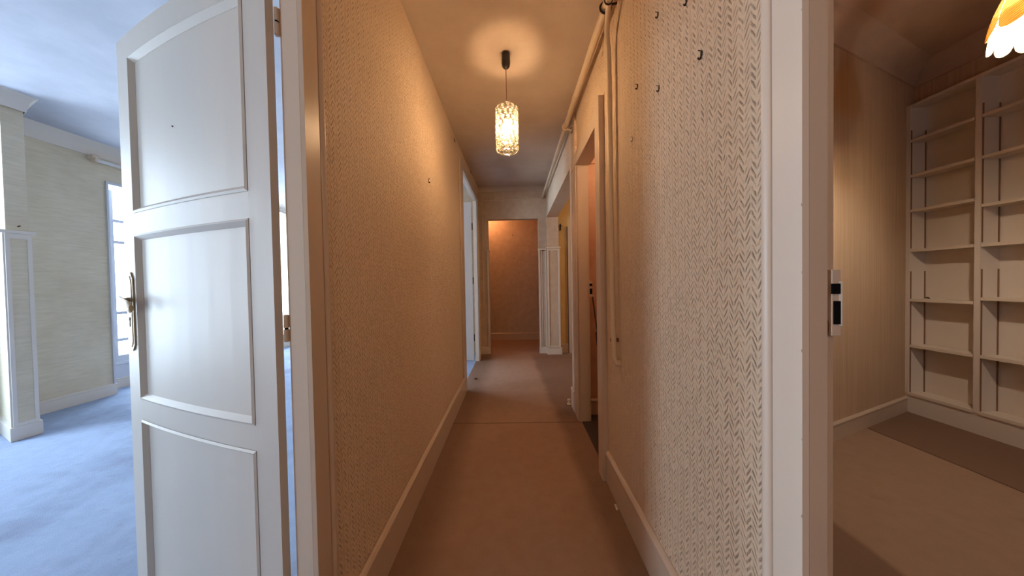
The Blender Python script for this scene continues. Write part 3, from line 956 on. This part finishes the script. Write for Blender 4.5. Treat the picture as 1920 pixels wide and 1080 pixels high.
for (y, z, lab, mat, sc) in ((1.012, 2.077, 'dark picture hook upper left of the top pair on the right hall wall', 'hook', 0.55),
                         (0.849, 1.963, 'dark picture hook at the top edge of the photo on the right hall wall', 'hook', 0.55),
                         (0.784, 1.757, 'dark picture hook nearest the casing, largest one on the right hall wall', 'hook', 0.62),
                         (1.181, 1.945, 'dark picture hook left of the middle pair, close to the wall pipe', 'hook', 0.55),
                         (1.009, 1.820, 'dark picture hook right of the middle pair on the right hall wall', 'hook', 0.55),
                         (1.234, 1.758, 'small shiny picture hook lowest on the right hall wall beside the pipe', 'pale_hook', 0.55)):
    picture_hook(XR - .001, y, z, -1, lab, mat, sc=sc)
picture_hook(-0.546, 1.824, 1.815, 1, 'single dark picture hook in the middle of the left hall wall', 'hook')
picture_hook(-0.549, 2.673, 2.50, 1, 'dark hook high on the left hall wall just under the ceiling', 'hook')
picture_hook(-0.556, 3.70, 2.60, 1, 'dark hook above the far left doorway', 'hook')
picture_hook(-0.566, 4.40, 1.95, 1, 'dark hook beside the far left doorway frame', 'hook', sc=0.8)
for (x, z, lab) in ((-0.034, 2.11, 'nail high in the orange-lit wall of the end room'), (-0.021, 1.64, 'nail at mid height in the wall of the end room')):
    o = MB().tube([(x, 5.722, z), (x, 5.700, z + .006), (x, 5.697, z + .006)], [.004, .004, .009], 8).build('nail', 'hook')
    tag(o, lab, 'nail', 'nails in the end room wall')
# door stop and hook of the wide side opening
ds = empty('door_stop', (0.49, 2.62, 0.0), label='small white rubber door stop on the carpet at the corner of the side opening', cat='door stop')
MB().lathe([(0.0, .0), (.020, .0), (.019, .012), (.010, .020), (.010, .034), (.016, .040), (.015, .052), (.0, .056)], (0.485, 2.64, 0.0), 14).build('stopper', 'wire', ds, smooth=True)
MB().lathe([(0.0, .0), (.026, .0), (.026, .004), (.0, .006)], (0.485, 2.64, 0.0), 14).build('base_disc', 'rust', ds)
lh = empty('door_catch', (0.57, 2.9, 1.7), label='brown metal catch high inside the wide side opening', cat='catch')
MB().box(0.74, 0.752, 4.56, 4.62, 1.99, 2.09).build('back_plate', 'hook', lh)
MB().tube([(0.745, 4.57, 2.04), (0.745, 4.52, 2.05), (0.72, 4.50, 2.05)], .009, 8).build('arm', 'hook', lh)
# the pale upright of the side-room door and its frame
f = struct(MB().box(0.862, 0.90, 4.585, 4.622, 0, 2.05).build('trim_11', 'cream_old'))
MB().box(0.852, 0.862, 4.588, 4.62, 0, 2.05).build('dark_joint', 'rust', f)

# cleaning pole in the closet
pole = empty('cleaning_pole', (0.72, 2.35, 0.0), label='thin black pole with a thick black joint leaning in the closet doorway', cat='pole')
a, b = Vector((0.660, 2.425, 1.02)), Vector((0.658, 2.25, 0.66))
d = b - a
MB().tube([a, a + d * .78], .0055, 10).build('upper_tube', 'black_plastic', pole, smooth=True)
MB().tube([a + d * .76, a + d * .80, a + d * 1.04, a + d * 1.07], [.010, .017, .019, .012], 12).build('joint', 'black_plastic', pole, smooth=True)
MB().tube([a + d * 1.05, Vector((0.656, 1.93, 0.012))], .008, 10).build('lower_tube', 'grey_tube', pole, smooth=True)

# small scraps
o = MB().add([(0.487, 1.405, 0.001), (0.500, 1.41, 0.001), (0.497, 1.43, 0.012), (0.485, 1.428, 0.016), (0.492, 1.417, 0.02)], [(0, 1, 4), (1, 2, 4), (2, 3, 4), (3, 0, 4), (0, 3, 2, 1)]).build('plaster_chip', 'wire')
tag(o, 'tiny white plaster chip on the carpet against the right baseboard', 'chip')
o = MB().sphere((-0.50, 3.38, 0.010), 0.022, 8, 5, 0.42).build('debris_crumb', 'rust')
tag(o, 'small dark crumb on the carpet in front of the far left doorway', 'crumb')

o = MB().add([(3.372, 2.335, 0.9595), (3.405, 2.355, 0.9595), (3.392, 2.372, 0.966), (3.370, 2.366, 0.972), (3.385, 2.352, 0.975)], [(0, 1, 4), (1, 2, 4), (2, 3, 4), (3, 0, 4), (0, 3, 2, 1)]).build('scrap', 'hook')
tag(o, 'small dark scrap lying on a shelf at the left side of the bookcase', 'scrap')

# curtain rail in the left room
cr = empty('curtain_rail', (-4.4, 3.0, 2.54), label='white curtain rail with an end bracket high on the left room wall', cat='curtain rail')
MB().box(-4.412, -4.378, 2.95, 4.55, 2.512, 2.540).build('rail', 'rail', cr, bevel=0.003)
MB().box(-4.455, -4.385, 2.925, 2.975, 2.535, 2.575).build('bracket', 'cream', cr, bevel=0.004)
MB().box(-4.418, -4.372, 2.935, 2.952, 2.506, 2.546).build('end_cap', 'cream', cr)
o = MB().tube([(-3.868, 2.17, 1.66), (-3.850, 2.168, 1.665)], .005, 8).build('nail', 'rust')
tag(o, 'nail above the pilaster cap in the left room', 'nail')

# ------------------------------------------------------------------ hall pendant lamp
LX, LY = -0.033, 1.764
pl = empty('pendant_lamp', (LX, LY, 2.563), label='lit drum pendant of round glass discs hanging on a thin cord in the hallway', cat='lamp')
MB().lathe([(0.0, 0.0), (.024, 0.0), (.026, -.012), (.027, -.055), (.024, -.075), (.016, -.086), (.006, -.092), (0.0, -.092)], (LX, LY, 2.562), 24).build('ceiling_rose', 'black_plastic', pl, smooth=True)
MB().tube([(LX, LY, 2.475), (LX, LY, 2.20)], 0.0028, 8).build('cord', 'cord', pl)
MB().lathe([(0.0, .06), (.010, .06), (.017, .05), (.018, 0.0), (.0, 0.0)], (LX, LY, 2.150), 18).build('lamp_holder', 'cream_old', pl, smooth=True)
MB().sphere((LX, LY, 2.105), 0.030, 18, 12, 1.3).build('bulb', 'hall_bulb', pl, smooth=True)
SR = 0.066
sh = MB().torus((LX, LY, 2.228), SR, 0.0032, 'z', 32, 8)
sh = sh.build('shade', 'crystal', pl, smooth=True)
MB().torus((LX, LY, 1.972), SR, 0.0032, 'z', 32, 8).build('lower_ring', 'crystal', sh, smooth=True)
for k in range(3):
    a = 2 * PI * k / 3
    MB().tube([(LX, LY, 2.205), (LX + SR * math.cos(a), LY + SR * math.sin(a), 2.226)], .0016, 6).build('spoke', 'brass', sh)
# one glass disc with a moulded rim, copied around the drum
rows_, cols_ = 8, 13
dr = 0.0150
dm = MB()
prof = [(0.0001, .0015), (dr * .55, .0030), (dr * .72, .0018), (dr * .86, .0042), (dr, .0012), (dr, -.0012), (dr * .86, -.0030), (dr * .55, -.0016), (0.0001, -.0012)]
base_i = 0
n = 12
for k in range(n):
    an = 2 * PI * k / n
    for r, x in prof:
        dm.v.append((x, r * math.cos(an), r * math.sin(an)))
mlen = len(prof)
for k in range(n):
    for i in range(mlen - 1):
        dm.f.append((k * mlen + i, ((k + 1) % n) * mlen + i, ((k + 1) % n) * mlen + i + 1, k * mlen + i + 1))
disc = dm.build('glass_disc', 'crystal', None, smooth=True)
disc.data.materials.append(MT['crystal_rim'])
for i_, p_ in enumerate(disc.data.polygons):
    c0 = p_.center
    if math.hypot(c0.y, c0.z) > dr * .74: p_.material_index = 1
first = True
for r in range(rows_):
    for c in range(cols_):
        o = disc if first else disc.copy()
        if not first: COL.objects.link(o)
        first = False
        o.parent = sh
        a = 2 * PI * (c + (0.5 if r % 2 else 0)) / cols_
        o.location = Vector((LX + SR * math.cos(a), LY + SR * math.sin(a), 2.211 - r * 0.0318)) - pl.location
        o.rotation_euler = (0, 0, a)

# ------------------------------------------------------------------ petal lamp in the right room
QX, QY = 2.215, 1.20
QZ = 0.050
pt = empty('petal_lamp', (QX, QY, 2.88), label='lit lamp with orange raffia petals over a scalloped cream skirt in the right room', cat='lamp')
MB().lathe([(0, 0), (.05, 0), (.048, -.02), (.02, -.04), (0, -.042)], (QX, QY, 2.88), 20).build('ceiling_rose', 'cream_old', pt, smooth=True)
MB().tube([(QX, QY, 2.84), (QX, QY, 2.31 + QZ)], .003, 8).build('cord', 'cord', pt)
MB().lathe([(0, .07), (.014, .07), (.02, .05), (.02, 0), (0, 0)], (QX, QY, 2.25 + QZ), 16).build('lamp_holder', 'brass', pt, smooth=True)
MB().sphere((QX, QY, 2.195 + QZ), 0.034, 18, 12, 1.35).build('bulb', 'petal_bulb', pt, smooth=True)


def dome(z):
    t_ = max(0.0, min(1.0, (z - 2.09 - QZ) / 0.33))
    return 0.018 + 0.116 * math.cos(t_ * PI / 2) ** 0.62


def petal_mesh(a0, a1, ztop, zcusp, ztip, push, n=10, m=8):
    mb = MB()
    for layer in (0.0, -0.003):
        for i in range(n + 1):
            u = i / n
            zb = zcusp + (ztip - zcusp) * math.sqrt(max(0.0, 1 - (2 * u - 1) ** 2))
            a = a0 + (a1 - a0) * u
            for j in range(m + 1):
                z = ztop + (zb - ztop) * j / m
                r = dome(z) + push + layer + 0.006 * math.sin(PI * u) * (j / m)
                mb.v.append((QX + r * math.cos(a), QY + r * math.sin(a), z))
    K = (n + 1) * (m + 1)
    for i in range(n):
        for j in range(m):
            p = i * (m + 1) + j
            mb.f.append((p, p + 1, p + m + 2, p + m + 1))
            mb.f.append((K + p, K + p + m + 1, K + p + m + 2, K + p + 1))
    for i in range(n):
        p = i * (m + 1) + m
        mb.f.append((p, K + p, K + p + m + 1, p + m + 1))
    return mb


NP = 12
for k in range(NP):
    a0 = 2 * PI * k / NP + 0.10; a1 = a0 + 2 * PI / NP
    petal_mesh(a0, a1, 2.22 + QZ, 2.135 + QZ, 2.092 + QZ, 0.0).build('scallop', 'frosted', pt, smooth=True)
for k in range(8):
    a0 = 2 * PI * k / 8 + 0.28; a1 = a0 + 2 * PI / 8
    petal_mesh(a0 + .012, a1 - .012, 2.418 + QZ, 2.205 + QZ, 2.140 + QZ, 0.004).build('petal', 'raffia', pt, smooth=True)
